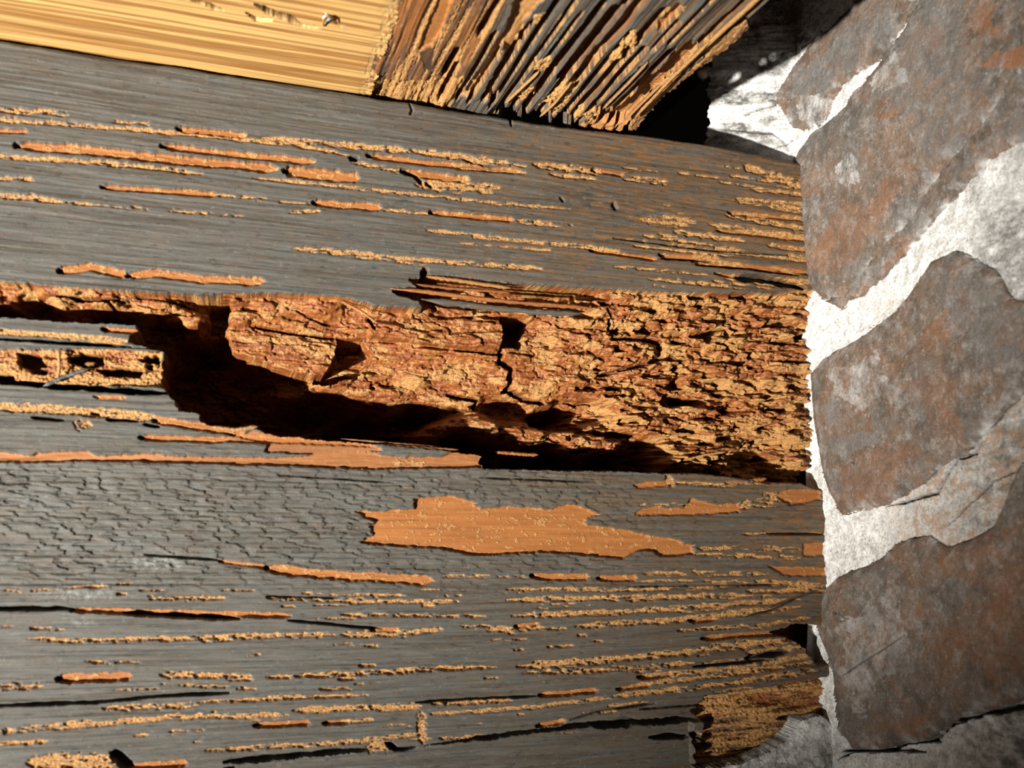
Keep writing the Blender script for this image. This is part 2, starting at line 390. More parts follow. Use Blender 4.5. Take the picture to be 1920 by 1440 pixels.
for k in range(46):                                   # scattered short frass lines towards the wall
    x = rng.uniform(1150, 1500); y = rng.uniform(310, 540); l = rng.uniform(20, 110)
    if y < 250 + (x - 1000) * .16: continue
    fra([(x, y), (x + l, y + l * .13)], rng.uniform(2.5, 5), dens=rng.uniform(.4, .8))
for p, ww, d in [([(1385, 519), (1440, 522), (1510, 540)], 13, 30), ([(1305, 496), (1400, 503), (1500, 516)], 4, 18), ([(752, 316), (775, 326), (792, 343)], 6, 20), ([(1240, 484), (1340, 488)], 4, 14),
                 ([(1150, 446), (1330, 468), (1480, 478)], 2.5, 12), ([(138, 94), (190, 103), (260, 108), (330, 118)], 9, 24), ([(768, 192), (773, 206), (769, 215)], 3.5, 9), ([(957, 200), (960, 236)], 3.5, 10),
                 ([(1150, 380), (1158, 392)], 7, 10), ([(655, 295), (672, 297)], 8, 18), ([(800, 340), (812, 350)], 6, 14), ([(870, 300), (930, 312)], 3, 12), ([(1050, 370), (1058, 378)], 4, 8)]:
    crk(p, ww, d)

# below the cavity
BIG = [(668, 957), (705, 960), (780, 954), (775, 935), (850, 930), (888, 940), (898, 955), (955, 949), (990, 952), (1035, 956), (1060, 945), (1090, 950), (1126, 965), (1100, 972), (1100, 984), (1180, 995), (1216, 1003), (1272, 1012), (1280, 1020), (1306, 1022),
       (1298, 1040), (1240, 1043), (1220, 1034), (1196, 1032), (1170, 1048), (1110, 1042), (1050, 1037), (1000, 1036), (900, 1042), (815, 1027), (740, 1024), (676, 1017), (700, 1002), (692, 988), (700, 978), (682, 967)]
def slab(pts, d, jx=8, jy=3, tone=1.0):
    W, m = S.poly(pts, jx, jy, 50, 4, seed()); S.cut((W, m), d + 1.0 * sfbm(PX[W] / 120, PY[W] / 7, seed(), 3), orange=tone, frass=0)
    k = (m > .4) & (fbm(PX[W] / 9, PY[W] / 6, seed(), 3) > .70); S.A['frass'][W] = np.where(k, .6, S.A['frass'][W])
WBIG, MBIG = S.poly(BIG, 8, 3, 50, 4, 77)
sd[0] = 74; slab(BIG, 8)
sd[0] = 600
slab([(1150, 968), (1195, 966), (1206, 952), (1280, 953), (1300, 935), (1340, 946), (1388, 944), (1388, 960), (1310, 966), (1250, 966)], 6)
slab([(1455, 928), (1475, 920), (1540, 916), (1540, 938), (1480, 948)], 6); slab([(1506, 1020), (1560, 1016), (1560, 1042), (1506, 1044)], 7, 2, 2)
slab([(1440, 1062), (1560, 1064), (1560, 1080), (1470, 1080)], 5); slab([(1188, 910), (1215, 903), (1262, 900), (1250, 912), (1195, 916)], 5, 4, 2)
tun([(500, 1066), (600, 1077), (690, 1082), (812, 1090)], 17, 7); tun([(415, 1053), (500, 1063)], 6, 5); tun([(1000, 1080), (1060, 1083), (1105, 1082)], 12); tun([(1125, 1085), (1195, 1084)], 12)
for p, ww in [([(110, 1274), (245, 1268)], 17), ([(480, 1361), (580, 1356)], 10), ([(610, 1357), (655, 1354)], 8), ([(700, 1182), (748, 1183)], 10), ([(1015, 1304), (1120, 1295)], 10), ([(1160, 1293), (1220, 1284)], 9), ([(1200, 1270), (1262, 1265)], 9),
              ([(1298, 1165), (1342, 1160)], 9), ([(1320, 1198), (1400, 1190), (1500, 1186)], 9), ([(970, 1175), (1010, 1170)], 7), ([(970, 1178), (995, 1176)], 6), ([(135, 1144), (330, 1149), (545, 1155)], 10), ([(245, 1438), (350, 1432)], 12), ([(1010, 1362), (1060, 1352)], 10)]:
    tun(p, ww)
for p, ww, dn in [([(500, 1120), (640, 1126)], 6, .6), ([(270, 1122), (420, 1121)], 7, .5), ([(50, 1198), (140, 1201), (330, 1197), (500, 1192), (640, 1190)], 7, .75), ([(560, 1112), (760, 1117)], 4, .6), ([(640, 1128), (860, 1128)], 6, .75), ([(950, 1105), (1180, 1106), (1400, 1098)], 6, .7),
        ([(640, 1190), (760, 1188), (830, 1180)], 9, .85), ([(640, 1152), (910, 1156)], 5, .7), ([(950, 1125), (1210, 1120), (1410, 1117)], 8, .75), ([(960, 1155), (1180, 1147), (1250, 1142), (1500, 1124)], 8, .85), ([(1080, 1175), (1260, 1163), (1500, 1138)], 9, .8),
        ([(910, 1182), (1060, 1178)], 6, .7), ([(860, 1176), (950, 1176)], 6, .6), ([(300, 1265), (470, 1268)], 9, .65), ([(500, 1270), (680, 1262), (800, 1255), (930, 1251)], 7, .7), ([(970, 1250), (1130, 1238), (1280, 1224), (1500, 1200)], 10, .8), ([(980, 1262), (1160, 1254), (1300, 1243)], 8, .65),
        ([(1200, 1270), (1400, 1252), (1560, 1222)], 9, .85), ([(190, 1328), (370, 1323)], 8, .6), ([(370, 1317), (540, 1309), (690, 1303)], 5, .75), ([(100, 1368), (200, 1356), (330, 1345), (540, 1341)], 8, .8), ([(550, 1333), (660, 1328), (790, 1324)], 9, .85), ([(810, 1320), (960, 1314)], 8, .8),
        ([(640, 1355), (700, 1350)], 6, .6), ([(800, 1340), (900, 1334), (1010, 1325), (1150, 1308)], 6, .8), ([(1150, 1306), (1300, 1290), (1400, 1278), (1540, 1255)], 8, .8), ([(-60, 1378), (60, 1367), (170, 1352)], 8, .7), ([(-60, 1397), (90, 1391)], 7, .7), ([(380, 1408), (520, 1400), (640, 1394), (790, 1376)], 7, .75),
        ([(790, 1335), (793, 1395)], 12, .9), ([(690, 1402), (730, 1400)], 18, .9), ([(50, 1432), (130, 1428), (215, 1432)], 22, .85), ([(1140, 1325), (1215, 1318)], 6, .8), ([(1180, 1286), (1400, 1262), (1540, 1238)], 6, .8), ([(-60, 1290), (80, 1285)], 9, .55), ([(-60, 1175), (120, 1180)], 6, .4),
        ([(300, 1282), (480, 1292)], 4, .4), ([(150, 1243), (300, 1240)], 5, .4), ([(-60, 1107), (60, 1108), (280, 1092)], 4, .4), ([(1250, 892), (1262, 912)], 10, .9), ([(1255, 905), (1380, 910)], 5, .6), ([(1320, 885), (1400, 895)], 5, .5), ([(1360, 905), (1450, 905)], 5, .7), ([(1200, 948), (1300, 945)], 6, .5),
        ([(1390, 948), (1460, 940)], 12, .6), ([(1430, 930), (1460, 930)], 9, .8), ([(1310, 1028), (1500, 1030)], 9, .45), ([(1300, 1040), (1500, 1046)], 7, .5), ([(1390, 1001), (1540, 1000)], 4, .8), ([(1200, 1075), (1440, 1076)], 7, .55), ([(1200, 1090), (1430, 1090)], 5, .5), ([(830, 1080), (1000, 1080)], 4, .6),
        ([(1420, 1092), (1550, 1098)], 9, .8), ([(1400, 1108), (1550, 1108)], 7, .7), ([(1300, 1180), (1430, 1172), (1520, 1158)], 6, .7), ([(1330, 1210), (1480, 1200)], 7, .7), ([(250, 1380), (330, 1378)], 4, .4), ([(600, 1205), (700, 1215)], 3, .3), ([(1400, 1225), (1540, 1208)], 7, .9)]:
    fra(p, ww, dens=dn)
for k in range(110):
    x = rng.uniform(150, 1500); y = rng.uniform(1100, 1400); l = rng.uniform(15, 90)
    if rng.rand() > .35 + .6 * (x / 1500): continue
    sl = (1075 - y) / 5800 - .10 * max(0, (x - 900) / 600)
    fra([(x, y), (x + l, y + l * sl)], rng.uniform(2, 4.5), dens=rng.uniform(.35, .75))
for p, ww, d in [([(-60, 1140), (135, 1142)], 7, 20), ([(230, 1150), (330, 1154), (450, 1160)], 8, 26), ([(540, 1163), (640, 1172), (720, 1180)], 4, 14), ([(-60, 1324), (180, 1317), (300, 1305), (430, 1299)], 5, 16), ([(270, 1040), (410, 1050)], 4, 12), ([(208, 1412), (226, 1422), (245, 1440)], 18, 32),
                 ([(780, 1317), (1010, 1305)], 4, 14), ([(1070, 1350), (1120, 1335), (1230, 1318)], 3, 10), ([(420, 1430), (520, 1421), (640, 1410), (690, 1406)], 8, 26), ([(725, 1395), (745, 1408), (785, 1404)], 9, 26), ([(0, 906), (60, 907)], 2.5, 7), ([(520, 890), (740, 905)], 2.5, 7), ([(900, 895), (1120, 903)], 2.5, 7),
                 ([(1440, 1140), (1540, 1105)], 3, 6), ([(1440, 1000), (1550, 1002)], 3, 12), ([(500, 1118), (640, 1122)], 3, 12), ([(1400, 1235), (1480, 1222)], 12, 22), ([(1300, 1250), (1450, 1238)], 4, 14), ([(1180, 1100), (1460, 1096)], 2.5, 9), ([(1200, 1330), (1330, 1320)], 3, 9)]:
    crk(p, ww, d)
# the step down to the bottom board
W, m = S.poly([(420, 1440), (640, 1418), (800, 1403), (1000, 1376), (1120, 1362), (1300, 1352), (1306, 1520), (420, 1520)], 3, 3, 40, 9, 501)
S.H[W] = np.where(m > .4, S.H[W] * .7 + 16, S.H[W]); S.A['frass'][W] *= np.where(m > .4, .25, 1)
crk([(800, 1400), (1000, 1374), (1120, 1360), (1310, 1350)], 9, 40, w1=18)
crk([(1225, 1387), (1300, 1384)], 8, 38)
W, m = S.poly([(1300, 1335), (1326, 1306), (1400, 1296), (1600, 1262), (1600, 1520), (1312, 1520), (1306, 1400), (1325, 1380), (1318, 1355)], 7, 5, 20, 6, 505)
sc = sfbm(PX[W] / 60, (PY[W] + PX[W] * .17) / 8, 61, 4, .65)
S.H[W] = np.where(m > .4, 24 + 13 * sc + 4 * crumb[W] + 16 * smooth(1340, 1400, PY[W]), S.H[W])
S.A['frass'][W] = np.where(m > .4, (sc < .12) * .9, S.A['frass'][W]); S.A['core'][W] = np.where(m > .4, .7 * (PY[W] < 1350), S.A['core'][W]); S.A['orange'][W] = np.where(m > .4, .3, S.A['orange'][W])
for p, w_ in [([(1330, 1395), (1480, 1378)], 10), ([(1330, 1372), (1500, 1352)], 8)]: fra(p, w_, 26, .9)
crk([(1470, 1352), (1560, 1350)], 10, 60); crk([(1306, 1372), (1316, 1440)], 13, 60)
S.cut(S.poly([(1452, 1184), (1490, 1172), (1530, 1170), (1600, 1190), (1600, 1250), (1540, 1245), (1520, 1228), (1498, 1204)], 10, 4, 30, 5, 510), 95, dark=.3, core=1)

# strips left of the cavity
fra([(-60, 618), (0, 622), (110, 629), (245, 641)], 10, 5, .98, .25); crk([(-60, 632), (100, 640), (245, 650)], 5, 34)
tun([(195, 617), (258, 622)], 10)
W, m = S.poly([(-60, 655), (140, 655), (200, 650), (300, 655), (308, 725), (150, 720), (-60, 708)], 5, 4, 30, 6, 520)
sc = sfbm(PX[W] / 46, PY[W] / 9, 71, 4, .6)
S.H[W] = np.where(m > .4, 12 + 9 * sc + 4 * crumb[W], S.H[W]); S.A['frass'][W] = np.where(m > .4, np.where(sc < .15, .75, .1), S.A['frass'][W]); S.A['core'][W] = np.where(m > .4, 1, S.A['core'][W])
for q in [[(28, 660), (70, 664), (86, 684), (60, 690), (32, 684)], [(125, 668), (150, 661), (192, 664), (192, 680), (160, 686), (128, 676)], [(262, 672), (295, 664), (300, 680), (270, 676)], [(180, 692), (230, 688), (268, 694), (262, 706), (200, 703)], [(52, 686), (88, 692), (84, 700), (54, 697)], [(-60, 700), (22, 702), (24, 718), (-60, 712)], [(272, 684), (284, 680), (286, 692), (274, 690)]]:
    S.cut(S.poly(q, 4, 3, 12, 4, seed()), 55, dark=.5, frass=0)
S.put(S.line([(155, 679), (178, 678)], 10, .3, .4, 5), 18, frass=1)
fra([(-60, 688), (60, 702), (140, 712), (292, 719)], 11, 5, .98, .25); crk([(-60, 712), (100, 722), (325, 738)], 9, 60)
for p, w_ in [([(-60, 760), (60, 766), (200, 774), (310, 786)], 14)]: fra(p, w_, 5, .95, .35)
tun([(180, 744), (235, 746)], 7, 3); tun([(290, 788), (400, 803), (455, 812)], 15, 5); tun([(265, 821), (400, 825), (500, 820)], 11, 6)
for p in [[(200, 786), (260, 790)], [(170, 775), (186, 778)], [(60, 782), (120, 788)], [(270, 796), (300, 800)]]: crk(p, 5, 16)
fra([(140, 793), (170, 797)], 16, 3, .8)
W, m = S.poly([(470, 808), (560, 818), (700, 832), (720, 846), (600, 852), (500, 848), (500, 832), (420, 826)], 6, 3, 40, 5, 530)
S.cut((W, m), 5.0, orange=.75, frass=0)
W, m = S.poly([(420, 812), (680, 830), (700, 838), (480, 828)], 6, 3, 40, 5, 531)
S.cut((W, m), 9.0, orange=1, frass=0)
W, m = S.poly([(-60, 848), (0, 846), (60, 856), (70, 848), (160, 846), (190, 856), (290, 850), (310, 856), (500, 858), (560, 856), (620, 846), (700, 848), (740, 858), (830, 856), (860, 842), (905, 846), (902, 876), (700, 880), (560, 874), (330, 868), (200, 864), (-60, 868)], 5, 3, 40, 6, 540)
S.cut((W, m), 8 + 1.5 * sfbm(PX[W] / 60, PY[W] / 6, 541, 3), orange=.85, frass=0)
fra([(740, 866), (800, 872)], 12, 8, .6)

# ---------------------------------------------------------------- the eaten-out cavity
CAV = [(-60, 527), (0, 528), (60, 533), (150, 540), (240, 546), (380, 553), (430, 549), (560, 551), (640, 556), (684, 566), (700, 573), (770, 577), (800, 574), (775, 560), (735, 548), (745, 540), (790, 540), (766, 524), (790, 520), (793, 502), (802, 502), (806, 514), (880, 522), (960, 530), (1060, 536),
       (1110, 540), (1250, 547), (1400, 549), (1450, 552), (1490, 545), (1600, 545), (1600, 920), (1530, 916), (1500, 905), (1440, 905), (1400, 898), (1330, 888), (1180, 884), (1000, 880), (905, 877), (903, 852), (830, 842), (680, 830), (520, 815),
       (480, 802), (400, 800), (376, 790), (374, 774), (338, 768), (322, 742), (304, 724), (308, 658), (262, 646), (240, 640), (256, 618), (258, 608), (120, 602), (0, 592), (-60, 586)]
W, m = S.poly(CAV, 7, 3, 26, 4, 551)
CM = np.zeros(S.H.shape, bool); CM[W] = m > .4
KN = 1.22
ctl = np.array([(-50, 540, 14), (0, 550, 22), (60, 575, 90), (0, 585, 95), (100, 545, 10), (200, 555, 14), (300, 565, 18), (370, 590, 26), (200, 590, 92), (300, 602, 100), (405, 575, 110), (400, 600, 110), (430, 556, 18), (445, 590, 32), (520, 570, 26), (620, 566, 14),
    (540, 605, 46), (500, 640, 62), (600, 640, 44), (625, 690, 46), (640, 600, 46), (690, 590, 40), (560, 705, 150), (470, 700, 190), (370, 640, 190), (350, 700, 210), (420, 760, 220), (600, 760, 240), (700, 800, 250), (520, 800, 220),
    (700, 640, 62), (700, 690, 82), (760, 720, 100), (800, 680, 76), (850, 730, 104), (900, 700, 84), (780, 590, 36), (900, 600, 34), (940, 630, 44), (800, 640, 58), (820, 775, 210), (1000, 600, 74), (1000, 570, 40), (900, 560, 60), (1000, 545, 70), (860, 545, 60),
    (1060, 560, 34), (1030, 640, 58), (1000, 700, 70), (1050, 740, 84), (1100, 650, 46), (1200, 640, 38), (1250, 670, 44), (1110, 700, 60), (1150, 600, 32), (980, 757, 150), (1080, 772, 200), (1150, 770, 120),
    (850, 795, 66), (930, 795, 62), (1020, 812, 62), (1100, 820, 58), (1160, 830, 60), (900, 840, 220), (760, 835, 220), (1050, 860, 220), (1180, 865, 200), (1262, 872, 150), (1300, 862, 30), (1360, 868, 30), (1420, 880, 60), (1380, 820, 40), (1300, 820, 58), (1235, 838, 130),
    (1240, 790, 46), (1200, 740, 56), (1300, 745, 60), (1370, 745, 56), (1330, 780, 40), (1300, 700, 44), (1300, 600, 30), (1400, 600, 26), (1500, 600, 16), (1500, 560, 12), (1400, 560, 18), (1280, 560, 16), (1200, 560, 22), (1400, 680, 32), (1500, 700, 22), (1450, 780, 32), (1520, 800, 22), (1500, 860, 28), (1480, 905, 70), (1540, 930, 70), (1450, 850, 80), (1420, 870, 90), (1560, 650, 16)], float)
i, j = np.nonzero(CM)
gx = np.arange(-60, 1601, 10.); gy = np.arange(490, 941, 6.)
GX, GY = np.meshgrid(gx, gy)
num = 0; den = 0
for cx, cy, cz in ctl:
    wgt = 1 / ((((GX - cx) * .62) ** 2 + (GY - cy) ** 2) + 60) ** 1.9
    num = num + wgt * cz; den = den + wgt
G0 = num / den
def bil(px, py):
    fx = np.clip((px - gx[0]) / 10, 0, len(gx) - 1.001); fy = np.clip((py - gy[0]) / 6, 0, len(gy) - 1.001)
    a = fx.astype(int); b = fy.astype(int); fx = fx - a; fy = fy - b
    return (G0[b, a] * (1 - fx) + G0[b, a + 1] * fx) * (1 - fy) + (G0[b + 1, a] * (1 - fx) + G0[b + 1, a + 1] * fx) * fy
cx_ = PX[i, j]; cy_ = PY[i, j]; u_ = U[i, j]; v_ = V[i, j]
wx = cx_ + 16 * sfbm(cx_ / 30, cy_ / 12, 91, 3); wy = cy_ + 7 * sfbm(cx_ / 34, cy_ / 14, 92, 3)
h = bil(wx, wy)
def reg(pts, z, jx=5, jy=4):                          # standing blocks and the voids beside them
    global h
    W, m = S.poly(pts, jx, jy, 14, 7, seed()); full = np.zeros(S.H.shape, np.float32); full[W] = m; k = full[i, j]
    h = h * (1 - k) + z * k
reg([(392, 548), (434, 552), (428, 600), (392, 606)], 130)
reg([(640, 622), (690, 628), (712, 655), (690, 690), (620, 712), (600, 700)], 130, 4, 4)
reg([(420, 606), (470, 598), (560, 612), (642, 620), (640, 645), (632, 668), (618, 696), (560, 690), (500, 668), (440, 650)], 50, 4, 3)
reg([(958, 582), (1010, 590), (1000, 640), (955, 642)], 120, 3, 3)
reg([(700, 592), (880, 588), (952, 590), (958, 612), (952, 644), (860, 640), (700, 622)], 34, 4, 3)
reg([(930, 532), (1100, 540), (1090, 562), (1010, 566), (940, 556)], 80, 4, 3)
rough = smooth(1000, 1230, cx_)
q = 11.0                                            # broken blocks and terraces along the grain
hn = h + 12 * sfbm(u_ / 120, v_ / 16, 93, 3)
ht = (np.floor(hn / q) + smooth(.0, .22, hn / q - np.floor(hn / q))) * q
h = h * .3 + ht * .7
d1, d2, cv = cells(u_ / 62 + .35 * sfbm(u_ / 30, v_ / 10, 94), v_ / 19 + .35 * sfbm(u_ / 30, v_ / 10, 95), 96)
h += (cv - .5) * (7 + 11 * rough) + 4.5 * (1 - smooth(.0, .09, d2 - d1))
e1, e2, ev = cells(u_ / 19 + .5 * sfbm(u_ / 11, v_ / 7, 97), v_ / 8.5 + .5 * sfbm(u_ / 11, v_ / 7, 98), 99)
h += (ev - .5) * (2.0 + 11 * rough) + (1 - smooth(0, .15, e2 - e1)) * (.8 + 3 * rough)
rid = 1 - np.abs(sfbm(u_ / 60, v_ / 10, 101, 4, .6))
h += (rid - .75) * -(10 * rough + 3) + sfbm(u_ / 45, v_ / 5, 102, 3) * (2.2 + 3 * rough) + sfbm(u_ / 6, v_ / 4, 103, 3, .7) * (.8 + 2.2 * rough)
pit = fbm(u_ / 34, v_ / 13, 104, 3); h += smooth(.66, .72, pit) * 34 * rough
h = np.maximum(h * KN, 3)
hole = lambda x, y, rx, ry: smooth(1.15, .8, np.hypot((cx_ - x) / rx, (cy_ - y) / ry) + .22 * sfbm(cx_ / 9, cy_ / 7, 105, 3))
h += 60 * hole(1298, 745, 30, 12) + 60 * hole(1332, 749, 20, 9) + 30 * hole(1395, 765, 12, 6)
cs = CM.astype(np.float32)
for _ in range(3):
    K = np.pad(cs, 1, mode='edge'); cs = (K[:-2, 1:-1] + K[2:, 1:-1] + K[1:-1, :-2] + K[1:-1, 2:] + K[1:-1, 1:-1]) / 5
S.H[i, j] = h * smooth(.45, .98, cs[i, j])
S.A['core'][i, j] = 1
fr_ = fbm(u_ / 46, v_ / 20, 110, 4, .6) + .10 * rough + .14 * (sfbm(u_ / 5, v_ / 4, 111, 3, .7))
fz = smooth(.57, .62, fr_ + .05 * np.exp(-((cx_ - 780) / 120) ** 2 - ((cy_ - 740) / 40) ** 2) * 2)
S.A['frass'][i, j] = fz * .8
S.A['orange'][i, j] = np.where(fz < .3, .25 * smooth(.45, .55, fbm(u_ / 90, v_ / 18, 112, 3)), 0)
S.A['dark'][i, j] = 0.0
S.A['brown'][i, j] = 1
def cw(pts, w_, d, dk=.5, jag=.4):                    # deep cross cracks inside the cavity
    W, m = S.line(pts, w_, .1, jag, seed()); b = (m > .4)
    S.H[W] = np.where(b, S.H[W] + d, S.H[W]); S.A['dark'][W] = np.where(b, dk, S.A['dark'][W]); S.A['frass'][W] = np.where(b, 0, S.A['frass'][W])
cw([(957, 640), (962, 668), (986, 678), (986, 718), (975, 722)], 9, 50); cw([(985, 720), (1030, 738), (1060, 745)], 8, 34); cw([(868, 726), (930, 738), (922, 760)], 6, 30)
cw([(1070, 555), (1110, 575)], 9, 26); cw([(1165, 625), (1220, 628), (1262, 634), (1268, 662), (1240, 674), (1150, 695)], 6, 26); cw([(1160, 590), (1166, 620)], 6, 20)
cw([(870, 645), (960, 655)], 4, 18); cw([(480, 600), (560, 615), (640, 622)], 4, 22); cw([(1150, 572), (1170, 590)], 5, 22)
cw([(60, 548), (230, 558)], 3, 18); cw([(130, 553), (200, 560), (215, 575)], 5, 22); cw([(250, 548), (380, 568)], 3, 16); cw([(700, 585), (710, 610)], 5, 16); cw([(560, 575), (620, 600)], 3, 12)
# beam outline
top = 75 + (PX - 0) * .1531 + 2.2 * sfbm(PX / 40, PX * 0, 121, 4) + 5 * np.exp(-((PX - 200) / 60) ** 2)
top = np.where(PX > 1050, top - 6 * smooth(1050, 1200, PX) * (1 - smooth(1350, 1500, PX)), top)
edge = PY - top
S.H += np.where(edge < 7, (7 - np.maximum(edge, 0)) ** 2 * .10, 0)      # worn arris
sel = edge > 0
S.soften(.1)

beam = empty('weathered_timber', (0, .05, -.02), 'big grey weathered timber beam with a long eaten-out cavity, ending at the brick wall', 'beam')
nb = sel & ~CM
bigm = np.zeros(S.H.shape, bool); bigm[WBIG] = (MBIG > .4)
S.mesh('weathered_face', m_beam, nb, (0, 1, 0), beam, skirt=0)
core_o = S.mesh('decayed_core', m_beam, sel & CM, (0, 1, 0), beam)
core_o['label'] = 'broken reddish brown rotten wood inside the cavity'
# the sides and back of the beam (a closed shell behind the face)
def shell(name, mat, S_, sel_, ddir, depth, parent):
    return S_.mesh(name, mat, sel_, ddir, parent, skirt=depth)
bs = Surf(-60, 1600, 60, 1500, 10.0, 1, 0.0)
tp = 75 + bs.PX * .1531
c0 = [unproject(-60, 66, 1, 0), unproject(1600, 320, 1, 0), unproject(1600, 1500, 1, 0), unproject(-60, 1500, 1, 0)]
c0 = [np.array([c[0], .0022, c[2]]) for c in c0]; c0[0][2] -= .001; c0[1][2] -= .001
c1 = [c + np.array([0, .11, 0]) for c in c0]
raw('back', c0 + c1, [(0, 1, 5, 4), (1, 2, 6, 5), (2, 3, 7, 6), (3, 0, 4, 7), (4, 5, 6, 7)], m_beam, beam, False)
del bs

# ---------------------------------------------------------------- splinters
def splinter(name, mat, pts, w0, thick, off, axis, level, parent, n=40, seed_=1, attr='orange', curl=0.0, jag=.25, label=None):
    """a thin torn sliver: pts are picture points laid on a plane, off lifts it towards the viewer"""
    rs = np.random.RandomState(seed_)
    P = [unproject(x, y, axis, level) for x, y in pts]
    L = [0.]
    for a, b in zip(P[:-1], P[1:]): L.append(L[-1] + np.linalg.norm(b - a))
    nd = np.zeros(3); nd[axis] = -1.0
    V = []; Fc = []
    for k in range(n + 1):
        t = k / n * L[-1]; c = np.array([np.interp(t, L, [p[q] for p in P]) for q in range(3)])
        c2 = np.array([np.interp(min(t + .001, L[-1]), L, [p[q] for p in P]) for q in range(3)]); c0_ = np.array([np.interp(max(t - .001, 0), L, [p[q] for p in P]) for q in range(3)])
        d = c2 - c0_; d /= np.linalg.norm(d); sdv = np.cross(d, nd); sdv /= np.linalg.norm(sdv)
        s_ = k / n; prof = min(1, s_ * 7 + .15, (1 - s_) * 9 + .12)
        wa = w0 * MM * prof * (.5 + jag * rs.uniform(-.6, .6)); wb = w0 * MM * prof * (.5 + jag * rs.uniform(-.6, .6))
        th = thick * MM * min(1, prof + .2)
        ctr = c + nd * (off + curl * s_ * s_) * MM
        V += [ctr - sdv * wa + nd * 0, ctr - sdv * wa * .3 + nd * th * .5 * (1 + .3 * rs.uniform(-1, 1)), ctr + sdv * wb * .4 + nd * th * .45, ctr + sdv * wb, ctr + sdv * wb * .4 - nd * th * .6, ctr - sdv * wa * .4 - nd * th * .6]
    for k in range(n):
        for q in range(6): Fc.append((k * 6 + q, k * 6 + (q + 1) % 6, (k + 1) * 6 + (q + 1) % 6, (k + 1) * 6 + q))
    Fc.append(tuple(range(5, -1, -1))); Fc.append(tuple(n * 6 + q for q in range(6)))
    o = raw(name, V, Fc, mat, parent, True)
    for a_, v_ in ((attr if isinstance(attr, dict) else {attr: 1.0})).items():
        at = o.data.attributes.new(a_, 'FLOAT', 'POINT'); at.data.foreach_set('value', np.full(len(V), v_, np.float32))
    if label: o['label'] = label
    return o
B_ = {'core': .9, 'brown': 1.0}
for k, (pts, w_, th, off, at) in enumerate([
    ([(730, 541), (800, 547), (900, 560), (1000, 570), (1110, 577)], 9, 6, 0, {'core': .8, 'orange': .5}),
    ([(802, 518), (850, 524), (905, 532), (960, 540)], 8, 5, -2, {'orange': .8, 'frass': .3}),
    ([(770, 531), (850, 540), (940, 546), (960, 549)], 6, 5, -5, {'core': .7, 'orange': .4}),
    ([(790, 560), (900, 573), (1000, 583), (1095, 588)], 13, 6, -4, {'brown': 1.0}),
    ([(960, 566), (1030, 573), (1105, 582)], 5, 4, -16, {'orange': 1.0}),
    ([(395, 800), (440, 806), (484, 800)], 7, 4, 2, {'frass': .5, 'orange': .6}),
    ([(640, 560), (680, 580), (712, 604)], 5, 3, -18, {'orange': .8, 'frass': .3}),
    ([(1290, 863), (1330, 852), (1372, 846)], 5, 4, -20, {'frass': 1.0}),
    ([(700, 833), (800, 840), (862, 843)], 5, 4, -4, {'orange': .8}),
    ([(640, 822), (760, 832), (830, 838)], 3, 3, -8, {'orange': .6}),
    ([(1490, 1125), (1440, 1148), (1395, 1158)], 4, 3, 1, {'brown': 1.0, 'dark': .4}),
    ([(1360, 904), (1400, 903), (1440, 897)], 9, 4, -4, {'orange': .9}),
    ([(940, 845), (1000, 850), (1025, 851)], 7, 6, -45, {'orange': 1.0}),
    ([(60, 645), (180, 652), (302, 658)], 4, 4, 0, {'brown': .2}),
    ([(108, 712), (112, 690), (110, 655)], 5, 4, 2, {'frass': .8}),
]):
    splinter('splinter', m_beam, pts, w_, th, off, 1, 0.0, beam, seed_=k + 3, attr=at)
splinter('splinter', m_beam, [(82, 725), (120, 708), (168, 692)], 7, 4, 6, 1, 0.0, beam, seed_=44, attr={'chalk': .4}, label='dark grey sliver lying across the strips')

# ---------------------------------------------------------------- chewed joist over the beam
ZJ = .1447
J = Surf(640, 1330, -220, 262, 1.1, 2, ZJ, True)
JX, JY = J.PX, J.PY
a_ = J.P[..., 0] / MM; b_ = J.P[..., 1] / MM          # across, along the grain
ag = a_ + 3 * sfbm(b_ / 90, a_ / 60, 201)
for n in ('orange', 'frass', 'core', 'dark', 'brown', 'rust', 'chalk'): J.attr(n)
def xat(y, x0):                                       # follow the grain: x on the line through (x0, 160)
    return 425 + (x0 - 425) * (939 - y) / 779.0
key = 425 + (JX - 425) * 779.0 / (939 - JY)           # x of the same grain line at y = 160
J.H += sfbm(ag / 4.5, b_ / 300, 202, 4) * 2.2 + sfbm(ag / 30, b_ / 400, 203, 3) * 6 + smooth(862, 950, key) * 5 * sfbm(ag / 11, b_ / 500, 207, 2)
lefty = 1 - smooth(855, 880, key)
J.A['brown'] += .5 + .5 * lefty; J.A['rust'] += .5 * smooth(1050, 1150, key)
fl = fbm(ag / 9, b_ / 260, 204, 4)
left = (key < 862)
J.A['frass'] = np.where(left & (fl > .53), .8, J.A['frass']); J.A['orange'] = np.where(left & (fl < .40), .7, 0).astype(np.float32)
J.H += np.where(left & (fl > .53), 2 + 2.5 * sfbm(JX / 3, JY / 3, 205, 3), 0)
J.A['core'] = np.where(left, .35, 0).astype(np.float32)
low = smooth(120, 185, JY + 20 * sfbm(JX / 30, JY / 20, 206)) * lefty
J.A['frass'] = np.maximum(J.A['frass'], .9 * (low > .5)); J.H += (low > .5) * (3 + 4 * sfbm(JX / 9, JY / 14, 207, 3, .6))
